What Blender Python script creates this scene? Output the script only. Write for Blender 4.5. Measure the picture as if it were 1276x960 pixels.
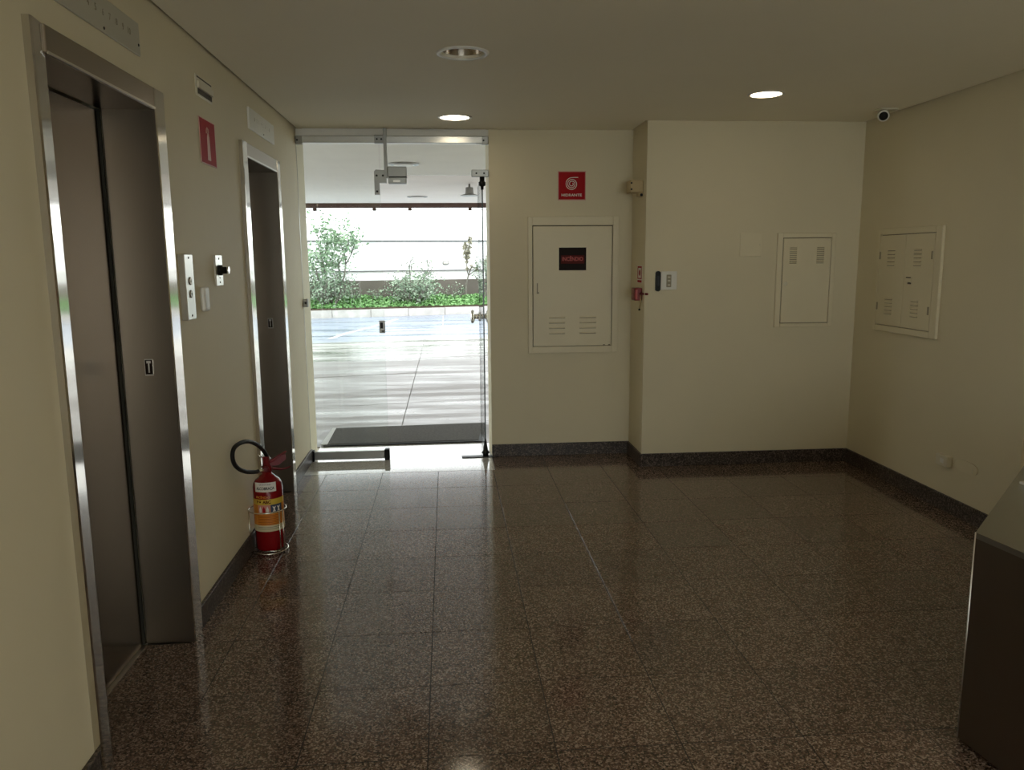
import bpy, bmesh, math, random
from mathutils import Vector, Matrix

random.seed(7)
S = bpy.context.scene
COL = S.collection
for o in list(bpy.data.objects):
    bpy.data.objects.remove(o)

# ------------------------------------------------------------------ camera, sky, exposure
cam_data = bpy.data.cameras.new('camera')
cam = bpy.data.objects.new('camera', cam_data)
COL.objects.link(cam)
RI = Vector((0.9965657887, -0.0824663277, -0.0074788711))
UP = Vector((0.0204134083, 0.1571420599, 0.9873650114))
FW = Vector((0.0802491214, 0.9841268606, -0.1582858196))
mw = Matrix((RI, UP, -FW)).transposed().to_4x4()
mw.translation = Vector((1.0592, 0.0, 1.5154))
cam.matrix_world = mw
cam_data.sensor_fit = 'HORIZONTAL'
cam_data.sensor_width = 36.0
cam_data.lens = 979.853 * 36.0 / 1276.0
cam_data.clip_start = 0.02
cam_data.clip_end = 300
S.camera = cam

world = bpy.data.worlds.new('overcast_sky')
S.world = world
world.use_nodes = True
bg = world.node_tree.nodes['Background']
bg.inputs[0].default_value = (0.95, 1.0, 1.0, 1)
bg.inputs[1].default_value = 3.3

S.view_settings.view_transform = 'Standard'
S.view_settings.look = 'None'
S.view_settings.exposure = 0.27
S.view_settings.gamma = 1.0
S.view_settings.use_curve_mapping = False

LAMP = 12.0        # radiance of a lit downlight lens
LAMP_FILL = 38.0   # downlights added out of view to fill the lobby with light
WARM = (1.0, 0.86, 0.62)

# ------------------------------------------------------------------ dimensions
W, H = 4.026, 2.45          # right wall, ceiling
D1, D2 = 5.945, 5.53        # wall with the hydrant / boxed-out wall
XD, XC = 1.385, 2.461       # right edge of the glass front, left edge of the boxed-out wall
TX, X0, TY, Y0 = 0.39833, 0.97218, 0.4157, 2.22303   # granite tile grid
HB = 0.0954

# ------------------------------------------------------------------ materials
def nodes(name):
    m = bpy.data.materials.new(name)
    m.use_nodes = True
    nt = m.node_tree
    return m, nt, nt.nodes['Principled BSDF']

def ramp(nt, stops, fac):
    r = nt.nodes.new('ShaderNodeValToRGB')
    e = r.color_ramp.elements
    while len(e) < len(stops):
        e.new(0.5)
    for k, (p, c) in enumerate(stops):
        e[k].position = p
        e[k].color = (*c, 1) if len(c) == 3 else c
    nt.links.new(fac, r.inputs[0])
    return r.outputs[0]

def pos_map(nt, scale, rot=(0, 0, 0)):
    g = nt.nodes.new('ShaderNodeNewGeometry')
    mp = nt.nodes.new('ShaderNodeMapping')
    mp.inputs['Scale'].default_value = scale
    mp.inputs['Rotation'].default_value = rot
    nt.links.new(g.outputs['Position'], mp.inputs[0])
    return mp.outputs[0]

def noise(nt, vec, scale, detail=3, rough=0.5):
    n = nt.nodes.new('ShaderNodeTexNoise')
    n.inputs['Scale'].default_value = scale
    n.inputs['Detail'].default_value = detail
    n.inputs['Roughness'].default_value = rough
    nt.links.new(vec, n.inputs['Vector'])
    return n.outputs[0]

def bump(nt, b, h, strength, dist=0.002):
    bm_ = nt.nodes.new('ShaderNodeBump')
    bm_.inputs['Strength'].default_value = strength
    bm_.inputs['Distance'].default_value = dist
    nt.links.new(h, bm_.inputs['Height'])
    nt.links.new(bm_.outputs[0], b.inputs['Normal'])

def scale_col(c, k):
    return tuple(min(1, x * k) for x in c)

def paint(name, col, rough=0.55, var=0.05, scale=2.5, spec=0.3, bmp=0.05):
    m, nt, b = nodes(name)
    n = noise(nt, pos_map(nt, (1, 1, 1)), scale, 4)
    c = ramp(nt, [(0.3, scale_col(col, 1 - var)), (0.7, scale_col(col, 1 + var))], n)
    nt.links.new(c, b.inputs['Base Color'])
    b.inputs['Roughness'].default_value = rough
    b.inputs['Specular IOR Level'].default_value = spec
    if bmp:
        bump(nt, b, noise(nt, pos_map(nt, (1, 1, 1)), 140, 3), bmp, 0.001)
    return m

def metal(name, col, rough, brush=None, spread=0.08, bmp=0.02):
    """brush = stretch of the scratches (scale per axis)"""
    m, nt, b = nodes(name)
    b.inputs['Metallic'].default_value = 1
    b.inputs['Base Color'].default_value = (*col, 1)
    n = noise(nt, pos_map(nt, brush or (30, 30, 30)), 1.0, 4, 0.7)
    r = nt.nodes.new('ShaderNodeMapRange')
    r.inputs['To Min'].default_value = max(0.02, rough - spread)
    r.inputs['To Max'].default_value = rough + spread
    nt.links.new(n, r.inputs[0])
    nt.links.new(r.outputs[0], b.inputs['Roughness'])
    if bmp:
        bump(nt, b, n, bmp, 0.001)
    return m

def emit(name, col, strength):
    m, nt, b = nodes(name)
    b.inputs['Base Color'].default_value = (*col, 1)
    b.inputs['Emission Color'].default_value = (*col, 1)
    n = nt.nodes.new('ShaderNodeTexNoise')
    n.inputs['Scale'].default_value = 6
    r = nt.nodes.new('ShaderNodeMapRange')
    r.inputs['To Min'].default_value = strength * 0.95
    r.inputs['To Max'].default_value = strength * 1.05
    nt.links.new(n.outputs[0], r.inputs[0])
    nt.links.new(r.outputs[0], b.inputs['Emission Strength'])
    return m

def granite(name, dark, mid, light, rough, k=1.0, ior=1.7, tilevar=0.12):
    m, nt, b = nodes(name)
    v = pos_map(nt, (1, 1, 1))
    vo = nt.nodes.new('ShaderNodeTexVoronoi')
    vo.inputs['Scale'].default_value = 150 * k
    nt.links.new(v, vo.inputs['Vector'])
    sep = nt.nodes.new('ShaderNodeSeparateColor')
    nt.links.new(vo.outputs['Color'], sep.inputs[0])
    n = noise(nt, v, 60 * k, 5, 0.7)
    mx = nt.nodes.new('ShaderNodeMath'); mx.operation = 'MULTIPLY_ADD'
    mx.inputs[1].default_value = 0.55
    nt.links.new(sep.outputs[0], mx.inputs[0])
    mm = nt.nodes.new('ShaderNodeMath'); mm.operation = 'MULTIPLY'
    mm.inputs[1].default_value = 0.45
    nt.links.new(n, mm.inputs[0])
    nt.links.new(mm.outputs[0], mx.inputs[2])
    c = ramp(nt, [(0.22, dark), (0.44, mid), (0.56, mid), (0.74, light)], mx.outputs[0])
    oi = nt.nodes.new('ShaderNodeObjectInfo')
    mr = nt.nodes.new('ShaderNodeMapRange')
    mr.inputs['To Min'].default_value = 1 - tilevar
    mr.inputs['To Max'].default_value = 1 + tilevar
    nt.links.new(oi.outputs['Random'], mr.inputs[0])
    mul = nt.nodes.new('ShaderNodeMix'); mul.data_type = 'RGBA'; mul.blend_type = 'MULTIPLY'
    mul.inputs[0].default_value = 1
    nt.links.new(c, mul.inputs[6])
    nt.links.new(mr.outputs[0], mul.inputs[7])
    nt.links.new(mul.outputs[2], b.inputs['Base Color'])
    n2 = noise(nt, pos_map(nt, (1, 1, 1)), 3, 4)
    r2 = nt.nodes.new('ShaderNodeMapRange')
    r2.inputs['To Min'].default_value = rough * 0.8
    r2.inputs['To Max'].default_value = rough * 1.25
    nt.links.new(n2, r2.inputs[0])
    nt.links.new(r2.outputs[0], b.inputs['Roughness'])
    b.inputs['IOR'].default_value = ior
    return m

def wet(name, c1, c2, r1, r2, stretch=(0.25, 1.6, 1), spec=0.5):
    """wet pavement: dry and damp patches drawn out along the building"""
    m, nt, b = nodes(name)
    n = noise(nt, pos_map(nt, stretch, (0, 0, -0.18)), 1.6, 7, 0.62)
    c = ramp(nt, [(0.38, c1), (0.62, c2)], n)
    nt.links.new(c, b.inputs['Base Color'])
    rr = ramp(nt, [(0.40, (r1,) * 3), (0.60, (r2,) * 3)], n)
    nt.links.new(rr, b.inputs['Roughness'])
    b.inputs['Specular IOR Level'].default_value = spec
    bump(nt, b, noise(nt, pos_map(nt, (1, 1, 1)), 45, 4), 0.12, 0.004)
    return m

def glass(name):
    m = bpy.data.materials.new(name)
    m.use_nodes = True
    nt = m.node_tree
    nt.nodes.remove(nt.nodes['Principled BSDF'])
    out = nt.nodes['Material Output']
    lw = nt.nodes.new('ShaderNodeLayerWeight'); lw.inputs[0].default_value = 0.5
    pw = nt.nodes.new('ShaderNodeMath'); pw.operation = 'POWER'; pw.inputs[1].default_value = 4
    nt.links.new(lw.outputs['Facing'], pw.inputs[0])
    ma = nt.nodes.new('ShaderNodeMath'); ma.operation = 'MULTIPLY_ADD'
    ma.inputs[1].default_value = 0.7; ma.inputs[2].default_value = 0.03
    nt.links.new(pw.outputs[0], ma.inputs[0])
    t = nt.nodes.new('ShaderNodeBsdfTransparent'); t.inputs[0].default_value = (0.965, 0.985, 0.975, 1)
    g = nt.nodes.new('ShaderNodeBsdfGlossy'); g.inputs['Roughness'].default_value = 0.01
    mx = nt.nodes.new('ShaderNodeMixShader')
    nt.links.new(ma.outputs[0], mx.inputs[0])
    nt.links.new(t.outputs[0], mx.inputs[1]); nt.links.new(g.outputs[0], mx.inputs[2])
    nt.links.new(mx.outputs[0], out.inputs[0])
    return m

def leafy(name, a, b_):
    m, nt, b = nodes(name)
    n = noise(nt, pos_map(nt, (1, 1, 1)), 9, 3)
    c = ramp(nt, [(0.35, a), (0.65, b_)], n)
    nt.links.new(c, b.inputs['Base Color'])
    b.inputs['Roughness'].default_value = 0.5
    b.inputs['Transmission Weight'].default_value = 0.0
    return m

M = {}
M['wall'] = paint('cream_wall_paint', (0.72, 0.645, 0.463), 0.6, 0.03, 1.2)
M['ceiling'] = paint('ceiling_paint', (0.92, 0.865, 0.715), 0.7, 0.02, 1.0)
M['gap'] = paint('shadow_gap_black', (0.03, 0.028, 0.022), 0.8)
M['cabinet'] = paint('cabinet_enamel', (0.735, 0.66, 0.475), 0.42, 0.02, 3.0, 0.4, 0.02)
M['slot'] = paint('dark_slot', (0.10, 0.085, 0.06), 0.7)
M['granite'] = granite('brown_granite', (0.018, 0.011, 0.008), (0.125, 0.080, 0.058), (0.33, 0.25, 0.205), 0.105, 1.3, 1.7)
M['granite_base'] = granite('dark_granite', (0.010, 0.008, 0.007), (0.05, 0.037, 0.031), (0.17, 0.135, 0.115), 0.4, 1.0, 1.4)
M['grout'] = paint('dark_grout', (0.02, 0.015, 0.011), 0.8)
M['threshold'] = granite('pale_granite', (0.36, 0.34, 0.31), (0.52, 0.50, 0.47), (0.62, 0.6, 0.57), 0.07)
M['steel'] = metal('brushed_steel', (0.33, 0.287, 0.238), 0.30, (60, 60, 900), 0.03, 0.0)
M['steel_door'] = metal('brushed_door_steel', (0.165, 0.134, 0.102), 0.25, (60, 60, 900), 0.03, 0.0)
M['steel_bright'] = metal('polished_steel', (0.60, 0.57, 0.52), 0.10, (400, 400, 5), 0.05, 0.01)
M['steel_plate'] = metal('satin_plate', (0.72, 0.70, 0.66), 0.33, (500, 500, 8), 0.06)
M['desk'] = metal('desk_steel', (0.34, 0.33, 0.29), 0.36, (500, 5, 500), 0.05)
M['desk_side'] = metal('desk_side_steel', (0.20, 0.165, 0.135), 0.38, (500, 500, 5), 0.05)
M['alu'] = metal('aluminium', (0.62, 0.62, 0.60), 0.3, (4, 400, 400), 0.06)
M['patch'] = metal('patch_metal', (0.34, 0.34, 0.32), 0.33)
M['chrome'] = metal('chrome', (0.8, 0.79, 0.76), 0.07, None, 0.03, 0)
M['wire'] = metal('chromed_wire', (0.62, 0.58, 0.5), 0.22, None, 0.05, 0)
M['black'] = paint('black_plastic', (0.010, 0.010, 0.009), 0.4, 0.1, 6, 0.2, 0)
M['rubber'] = paint('black_rubber', (0.012, 0.010, 0.009), 0.5, 0.1, 8, 0.2, 0)
M['red'] = paint('extinguisher_red', (0.21, 0.005, 0.007), 0.25, 0.04, 4, 0.4, 0)
M['red_dark'] = paint('dark_red', (0.15, 0.008, 0.012), 0.35, 0.05, 4, 0.3, 0)
M['sign_red'] = paint('sign_red', (0.38, 0.004, 0.008), 0.55, 0.03, 4, 0.15, 0)
M['sign_red_matt'] = paint('sign_red_matt', (0.40, 0.010, 0.016), 0.6, 0.03, 4, 0.15, 0)
M['sign_border'] = paint('sign_border_pink', (0.66, 0.36, 0.30), 0.4, 0.03, 4, 0.4, 0)
M['sign_white'] = paint('sign_white', (0.80, 0.76, 0.70), 0.4, 0.02, 4, 0.4, 0)
M['sign_black'] = paint('sign_black', (0.018, 0.011, 0.009), 0.5, 0.05, 4, 0.08, 0)
M['sign_maroon'] = paint('sign_maroon', (0.10, 0.012, 0.010), 0.5, 0.05, 4, 0.08, 0)
M['letter_red'] = paint('letter_red', (0.50, 0.075, 0.06), 0.4, 0.05, 4, 0.4, 0)
M['white_plastic'] = paint('white_plastic', (0.80, 0.78, 0.72), 0.35, 0.02, 5, 0.5, 0)
M['plate_cream'] = paint('cream_plate', (0.73, 0.68, 0.54), 0.4, 0.02, 5, 0.4, 0)
M['beige_plastic'] = paint('beige_plastic', (0.50, 0.38, 0.20), 0.45, 0.04, 5, 0.4, 0)
M['grey_switch'] = paint('grey_switch', (0.33, 0.29, 0.20), 0.45, 0.04, 5, 0.4, 0)
M['indicator'] = paint('indicator_plate', (0.50, 0.475, 0.385), 0.4, 0.03, 5, 0.4, 0)
M['indicator_white'] = paint('indicator_plate_white', (0.80, 0.79, 0.72), 0.35, 0.03, 5, 0.4, 0)
M['digit'] = paint('digit_brown', (0.28, 0.25, 0.18), 0.5, 0.03, 5, 0.3, 0)
M['digit_faint'] = paint('digit_faint', (0.58, 0.56, 0.5), 0.5, 0.03, 5, 0.3, 0)
M['ink'] = paint('ink', (0.03, 0.03, 0.035), 0.5, 0.05, 5, 0.3, 0)
M['orange'] = paint('label_orange', (0.62, 0.22, 0.02), 0.4, 0.05, 8, 0.4, 0)
M['orange_ink'] = paint('label_orange_ink', (0.36, 0.085, 0.01), 0.4, 0.05, 8, 0.4, 0)
M['yellow'] = paint('label_yellow', (0.62, 0.42, 0.05), 0.4, 0.05, 8, 0.4, 0)
M['label_cream'] = paint('label_cream', (0.62, 0.55, 0.36), 0.4, 0.05, 8, 0.4, 0)
M['label_pink'] = paint('label_pink', (0.60, 0.25, 0.20), 0.4, 0.05, 8, 0.4, 0)
M['label_navy'] = paint('label_navy', (0.03, 0.045, 0.09), 0.4, 0.05, 8, 0.4, 0)
M['glass'] = glass('clear_glass')
M['glass_edge'] = paint('glass_edge_green', (0.012, 0.022, 0.018), 0.2, 0.1, 5, 0.5, 0)
M['lamp_lens'] = emit('lit_lens', WARM, LAMP)
M['lamp_lens_fill'] = emit('fill_lens', (1.0, 0.88, 0.68), LAMP_FILL)
M['lamp_ring'] = paint('lamp_ring_enamel', (0.74, 0.70, 0.62), 0.35, 0.02, 5, 0.5, 0)
M['reflector'] = metal('lamp_reflector', (0.55, 0.5, 0.45), 0.18, None, 0.04, 0)
M['lamp_dark'] = paint('lamp_throat', (0.03, 0.027, 0.022), 0.6)
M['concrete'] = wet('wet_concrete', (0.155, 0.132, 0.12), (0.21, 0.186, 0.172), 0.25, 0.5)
M['concrete_skylit'] = wet('skylit_wet_concrete', (0.34, 0.33, 0.31), (0.46, 0.45, 0.43), 0.08, 0.35)  # extra light on the wet canopy-edge band put into the paler colour
M['asphalt'] = wet('wet_asphalt', (0.19, 0.22, 0.285), (0.245, 0.275, 0.34), 0.2, 0.5, (0.2, 1.2, 1))
M['mat'] = paint('mat_pile', (0.075, 0.071, 0.064), 0.85, 0.25, 60, 0.2, 0.3)
M['mat_edge'] = paint('mat_rubber_edge', (0.012, 0.012, 0.012), 0.5)
M['mat_edge_pale'] = paint('mat_pale_edge', (0.5, 0.5, 0.49), 0.5)
M['curb'] = paint('kerb_concrete', (0.50, 0.475, 0.45), 0.7, 0.12, 5)
M['planter'] = paint('planter_render', (0.14, 0.122, 0.104), 0.8, 0.10, 1.5)
M['white_wall'] = paint('white_boundary_wall', (0.84, 0.86, 0.86), 0.7, 0.03, 1.0)
M['coping'] = paint('grey_coping', (0.10, 0.11, 0.11), 0.6)
M['beam'] = paint('brown_beam', (0.085, 0.05, 0.043), 0.6, 0.1)
M['soffit'] = paint('soffit_paint', (0.93, 0.91, 0.86), 0.7, 0.02)
M['facade'] = paint('facade_render', (0.72, 0.69, 0.6), 0.7)
M['soil'] = paint('soil', (0.06, 0.045, 0.03), 0.9, 0.2, 6)
M['groundcover'] = leafy('groundcover_leaf', (0.09, 0.22, 0.06), (0.22, 0.42, 0.15))
M['shrub'] = leafy('shrub_leaf', (0.13, 0.20, 0.12), (0.30, 0.38, 0.27))
M['tree'] = leafy('tree_leaf', (0.13, 0.23, 0.12), (0.28, 0.38, 0.24))
M['tree_dry'] = leafy('dry_leaf', (0.22, 0.21, 0.14), (0.36, 0.34, 0.25))
M['bark'] = paint('bark', (0.16, 0.15, 0.125), 0.85, 0.2, 12)

# ------------------------------------------------------------------ mesh helpers
class MB:
    """collects shapes in a local frame (a,b,c); o,u,v,n place that frame in the world"""
    def __init__(s, o=(0, 0, 0), u=(1, 0, 0), v=(0, 1, 0), n=(0, 0, 1)):
        s.bm = bmesh.new()
        s.o, s.u, s.v, s.n = Vector(o), Vector(u), Vector(v), Vector(n)
    def P(s, p):
        return s.o + s.u * p[0] + s.v * p[1] + s.n * p[2]
    def box(s, a0, a1, b0, b1, c0, c1, bev=0.0, seg=1, mi=0):
        tb = bmesh.new()
        vs = [tb.verts.new((a, b, c)) for a in (a0, a1) for b in (b0, b1) for c in (c0, c1)]
        for f in ((0, 1, 3, 2), (4, 6, 7, 5), (0, 4, 5, 1), (2, 3, 7, 6), (0, 2, 6, 4), (1, 5, 7, 3)):
            tb.faces.new([vs[i] for i in f])
        if bev:
            bmesh.ops.bevel(tb, geom=tb.edges[:], offset=bev, segments=seg, affect='EDGES', profile=0.5)
        s.merge(tb, mi)
        return s
    def merge(s, tb, mi=0, smooth=False):
        mp = {v: s.bm.verts.new(s.P(v.co)) for v in tb.verts}
        for f in tb.faces:
            try:
                nf = s.bm.faces.new([mp[v] for v in f.verts])
                nf.material_index = mi
                nf.smooth = smooth or f.smooth
            except ValueError:
                pass
        tb.free()
    def ring(s, center, ax, r, seg):
        ax = Vector(ax).normalized()
        t = Vector((0, 0, 1)) if abs(ax.z) < 0.9 else Vector((1, 0, 0))
        e1 = ax.cross(t).normalized(); e2 = ax.cross(e1)
        return [Vector(center) + (e1 * math.cos(2 * math.pi * k / seg) + e2 * math.sin(2 * math.pi * k / seg)) * r for k in range(seg)]
    def lathe(s, base, ax, prof, seg=24, cap=True, mi=0, smooth=True):
        """prof: list of (height along axis, radius)"""
        ax = Vector(ax).normalized(); base = Vector(base)
        tb = bmesh.new(); rows = []
        for h, r in prof:
            rows.append([tb.verts.new(p) for p in s.ring(base + ax * h, ax, max(r, 1e-5), seg)])
        for A, B in zip(rows, rows[1:]):
            for k in range(seg):
                f = tb.faces.new((A[k], A[(k + 1) % seg], B[(k + 1) % seg], B[k])); f.smooth = smooth
        if cap:
            tb.faces.new(rows[0][::-1]); tb.faces.new(rows[-1])
        bmesh.ops.recalc_face_normals(tb, faces=tb.faces[:])
        s.merge(tb, mi)
        return s
    def cyl(s, p0, p1, r, seg=16, r1=None):
        d = Vector(p1) - Vector(p0)
        return s.lathe(p0, d, [(0, r), (d.length, r if r1 is None else r1)], seg)
    def tube(s, pts, r, seg=8, closed=False, radii=None):
        pts = [Vector(p) for p in pts]; n = len(pts)
        tb = bmesh.new(); rows = []; prev = None
        for i, p in enumerate(pts):
            if closed:
                t = (pts[(i + 1) % n] - pts[i - 1]).normalized()
            else:
                t = (pts[min(i + 1, n - 1)] - pts[max(i - 1, 0)]).normalized()
            if prev is None:
                g = Vector((0, 0, 1)) if abs(t.z) < 0.9 else Vector((1, 0, 0))
                e1 = t.cross(g).normalized()
            else:
                e1 = (prev - t * prev.dot(t)).normalized()
            prev = e1; e2 = t.cross(e1)
            rr = radii[i] if radii else r
            rows.append([tb.verts.new(p + (e1 * math.cos(2 * math.pi * k / seg) + e2 * math.sin(2 * math.pi * k / seg)) * rr) for k in range(seg)])
        prs = list(zip(rows, rows[1:])) + ([(rows[-1], rows[0])] if closed else [])
        for A, B in prs:
            for k in range(seg):
                f = tb.faces.new((A[k], A[(k + 1) % seg], B[(k + 1) % seg], B[k])); f.smooth = True
        if not closed:
            tb.faces.new(rows[0][::-1]); tb.faces.new(rows[-1])
        bmesh.ops.recalc_face_normals(tb, faces=tb.faces[:])
        s.merge(tb)
        return s
    def prism(s, poly, c0, c1, mi=0):
        """poly in (a,b), extruded along c"""
        tb = bmesh.new()
        A = [tb.verts.new((a, b, c0)) for a, b in poly]; B = [tb.verts.new((a, b, c1)) for a, b in poly]
        tb.faces.new(A[::-1]); tb.faces.new(B)
        n = len(poly)
        for k in range(n):
            tb.faces.new((A[k], A[(k + 1) % n], B[(k + 1) % n], B[k]))
        bmesh.ops.recalc_face_normals(tb, faces=tb.faces[:])
        s.merge(tb, mi)
        return s
    def quad(s, pts, mi=0):
        f = s.bm.faces.new([s.bm.verts.new(s.P(p)) for p in pts]); f.material_index = mi
        return s
    def text(s, body, size, a, b, c, depth=0.0006, width=None, bold=0.0, mapper=None):
        cu = bpy.data.curves.new('text', 'FONT')
        cu.body = body; cu.size = size; cu.align_x = 'CENTER'; cu.align_y = 'CENTER'
        cu.extrude = depth; cu.offset = bold; cu.resolution_u = 3
        to = bpy.data.objects.new('text', cu); COL.objects.link(to)
        dg = bpy.context.evaluated_depsgraph_get()
        me = bpy.data.meshes.new_from_object(to.evaluated_get(dg))
        bpy.data.objects.remove(to); bpy.data.curves.remove(cu)
        xs = [v.co.x for v in me.vertices]
        k = width / (max(xs) - min(xs)) if width and xs else 1.0
        cx_ = (max(xs) + min(xs)) / 2
        tb = bmesh.new(); tb.from_mesh(me); bpy.data.meshes.remove(me)
        for v in tb.verts:
            p = Vector(((v.co.x - cx_) * k + a, v.co.y + b, v.co.z + c))
            v.co = mapper(p) if mapper else p
        s.merge(tb)
        return s
    def build(s, name, mat, parent=None, kind=None):
        off = Vector(parent.get('_base', (0, 0, 0))) if parent else Vector((0, 0, 0))
        me = bpy.data.meshes.new(name)
        bmesh.ops.recalc_face_normals(s.bm, faces=s.bm.faces[:]) if False else None
        for v in s.bm.verts:
            v.co -= off
        s.bm.normal_update()
        s.bm.to_mesh(me); s.bm.free()
        for mm in (mat if isinstance(mat, (list, tuple)) else [mat]):
            me.materials.append(mm)
        o = bpy.data.objects.new(name, me); COL.objects.link(o)
        if parent:
            o.parent = parent
            o['_base'] = tuple(off)
        if kind:
            o['kind'] = kind
        return o

def tag(o, label=None, cat=None, group=None, kind=None):
    if label: o['label'] = label
    if cat: o['category'] = cat
    if group: o['group'] = group
    if kind: o['kind'] = kind
    return o

def thing(name, loc, label, cat, group=None, kind=None):
    o = bpy.data.objects.new(name, None); COL.objects.link(o)
    o.empty_display_size = 0.1
    o.location = loc; o['_base'] = tuple(loc)
    return tag(o, label, cat, group, kind)

def bx(name, mat, parent, *a, bev=0.0, kind=None, label=None):
    o = MB().box(*a, bev=bev).build(name, mat, parent, kind)
    if label: o['label'] = label
    return o

def piece(src, name, parent, delta):
    """another copy of a part (shared mesh), moved by delta"""
    c = src.copy(); COL.objects.link(c); c.name = name
    c.parent = parent; c.location = src.location + Vector(delta)
    return c

def left_wall(y, z=0.0, x=0.0):   # frame on the left wall: a along +Y, b up, c out (+X)
    return MB((x, y, z), (0, 1, 0), (0, 0, 1), (1, 0, 0))
def back_wall(y, x=0.0, z=0.0):   # frame on a wall facing the camera: a along +X, b up, c out (-Y)
    return MB((x, y, z), (1, 0, 0), (0, 0, 1), (0, -1, 0))
def right_wall(y, z=0.0, x=W):    # frame on the right wall: a along -Y, b up, c out (-X)
    return MB((x, y, z), (0, -1, 0), (0, 0, 1), (-1, 0, 0))

# ------------------------------------------------------------------ room shell
E1 = (2.205, 3.165, 2.287, 3.07)      # elevator openings: outer near/far, inner near/far
E2 = (4.32, 5.25, 4.42, 5.165)
EZ, EZI = 2.137, 2.065              # frame top, opening top
YB = -3.2                           # rear wall of the lobby

wl = MB()
wl.box(-0.35, 0, YB, E1[2] - 0.02, -0.05, 2.6)
wl.box(-0.35, 0, E1[3] + 0.02, E2[2] - 0.02, -0.05, 2.6)
wl.box(-0.35, 0, E2[3] + 0.02, 6.25, -0.05, 2.6)
wl.box(-0.35, 0, E1[2] - 0.02, E1[3] + 0.02, EZI + 0.02, 2.6)
wl.box(-0.35, 0, E2[2] - 0.02, E2[3] + 0.02, EZI + 0.02, 2.6)
wl.box(-0.6, -0.35, YB, 6.25, -0.05, 2.6)
tag(wl.build('wall_left', M['wall']), 'cream painted left wall with both elevators', kind='structure')
wb = MB().box(XD, 6.0, D1, 6.4, -0.05, 2.6)
tag(wb.build('wall_back', M['wall']), 'cream back wall right of the glass entrance', kind='structure')
wc = MB().box(XC, 6.0, D2, D1, -0.05, 2.6)
tag(wc.build('wall_back_right', M['wall']), 'cream boxed-out wall section in the right back corner', kind='structure')
wr = MB().box(W, W + 0.5, 3.757, D2, -0.05, 2.6)
tag(wr.build('wall_right', M['wall']), 'cream right wall with the double-door panel cabinet', kind='structure')
w2 = MB().box(W + 0.5, W + 0.7, YB, D2, -0.05, 2.6)
tag(w2.build('wall_right_recess', M['wall']), kind='structure')
w3 = MB()
w3.box(-0.6, 0.5, YB - 0.2, YB, -0.05, 2.6); w3.box(3.7, W + 0.7, YB - 0.2, YB, -0.05, 2.6)
w3.box(0.5, 3.7, YB - 0.2, YB, 2.3, 2.6)
tag(w3.build('wall_rear', M['wall']), kind='structure')
g = 0.014
ce = MB()
ce.prism([(g, YB), (W + 0.5, YB), (W + 0.5, 3.757), (W - g, 3.757), (W - g, D2), (XC - g, D2), (XC - g, D1), (g, D1)], H, H + 0.04)
tag(ce.build('ceiling', M['ceiling']), 'plain off-white plaster ceiling', kind='structure')
MB().box(-0.6, W + 0.7, YB - 0.2, 6.4, 2.6, 2.8).build('trim_roof_slab', M['gap'], None, 'structure')
gp = MB()
gp.box(0.0, g + 0.004, YB, D1, H + 0.012, H + 0.05)
gp.box(W - g - 0.004, W, 3.757, D2, H + 0.012, H + 0.05)
gp.box(XC - g - 0.004, XC, D2, D1, H + 0.012, H + 0.05)
gp.build('trim_1', M['gap'], None, 'structure')

# floor: bed of grout with every granite tile on it
floor = MB().box(-0.35, W + 0.5, YB, D1, -0.06, -0.0016).build('floor', M['grout'], None, 'structure')
floor['label'] = 'polished brown granite tile floor'
floor['_base'] = (0, 0, 0)
J = 0.0018
proto_tile = None
for i in range(-4, 10):
    for j in range(-9, 9):
        xa, xb = X0 + TX * i, X0 + TX * (i + 1)
        ya, yb = Y0 + TY * j, Y0 + TY * (j + 1)
        if ya < -0.6:
            continue
        xl = -0.20 if (E1[2] < (ya + yb) / 2 < E1[3] or E2[2] < (ya + yb) / 2 < E2[3]) else 0.0
        ca, cb = max(xa, xl), min(xb, W + 0.5)
        da, db = ya, min(yb, D1)
        if yb > 5.4 and j == 8 and ca < XD:
            ca = max(ca, XD) if cb > XD else cb
        if cb - ca < 0.03 or db - da < 0.03:
            continue
        if ca > XC and da > D2: continue
        if ca > W and da > 3.757: continue
        if cb > W + 0.05 and da > 3.757: cb = W
        full = abs((cb - ca) - TX) < 1e-4 and abs((db - da) - TY) < 1e-4
        dz = random.uniform(-0.0005, 0.0003)
        if full and proto_tile:
            t = proto_tile.copy(); COL.objects.link(t); t.parent = floor
            t.location = (ca, da, dz); t.name = 'granite_tile'
        else:
            m_ = MB().box(J, cb - ca - J, 1.35 * J, db - da - 1.35 * J, -0.02, 0.0, bev=0.0004)
            t = m_.build('granite_tile', M['granite'], floor)
            t.location = (ca, da, dz)
            if full: proto_tile = t
rear = MB()
rear.box(-0.0, W + 0.5, YB, Y0 + TY * -6, -0.02, 0.0)
rear.build('granite_paving', M['granite'], floor, 'stuff')
th = MB().box(0.002, XD - 0.002, Y0 + TY * 8 + J, D1 - 0.002, -0.02, 0.0, bev=0.001).build('threshold_slab', M['threshold'], floor)
th['label'] = 'pale polished stone slab just inside the glass entrance'

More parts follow.
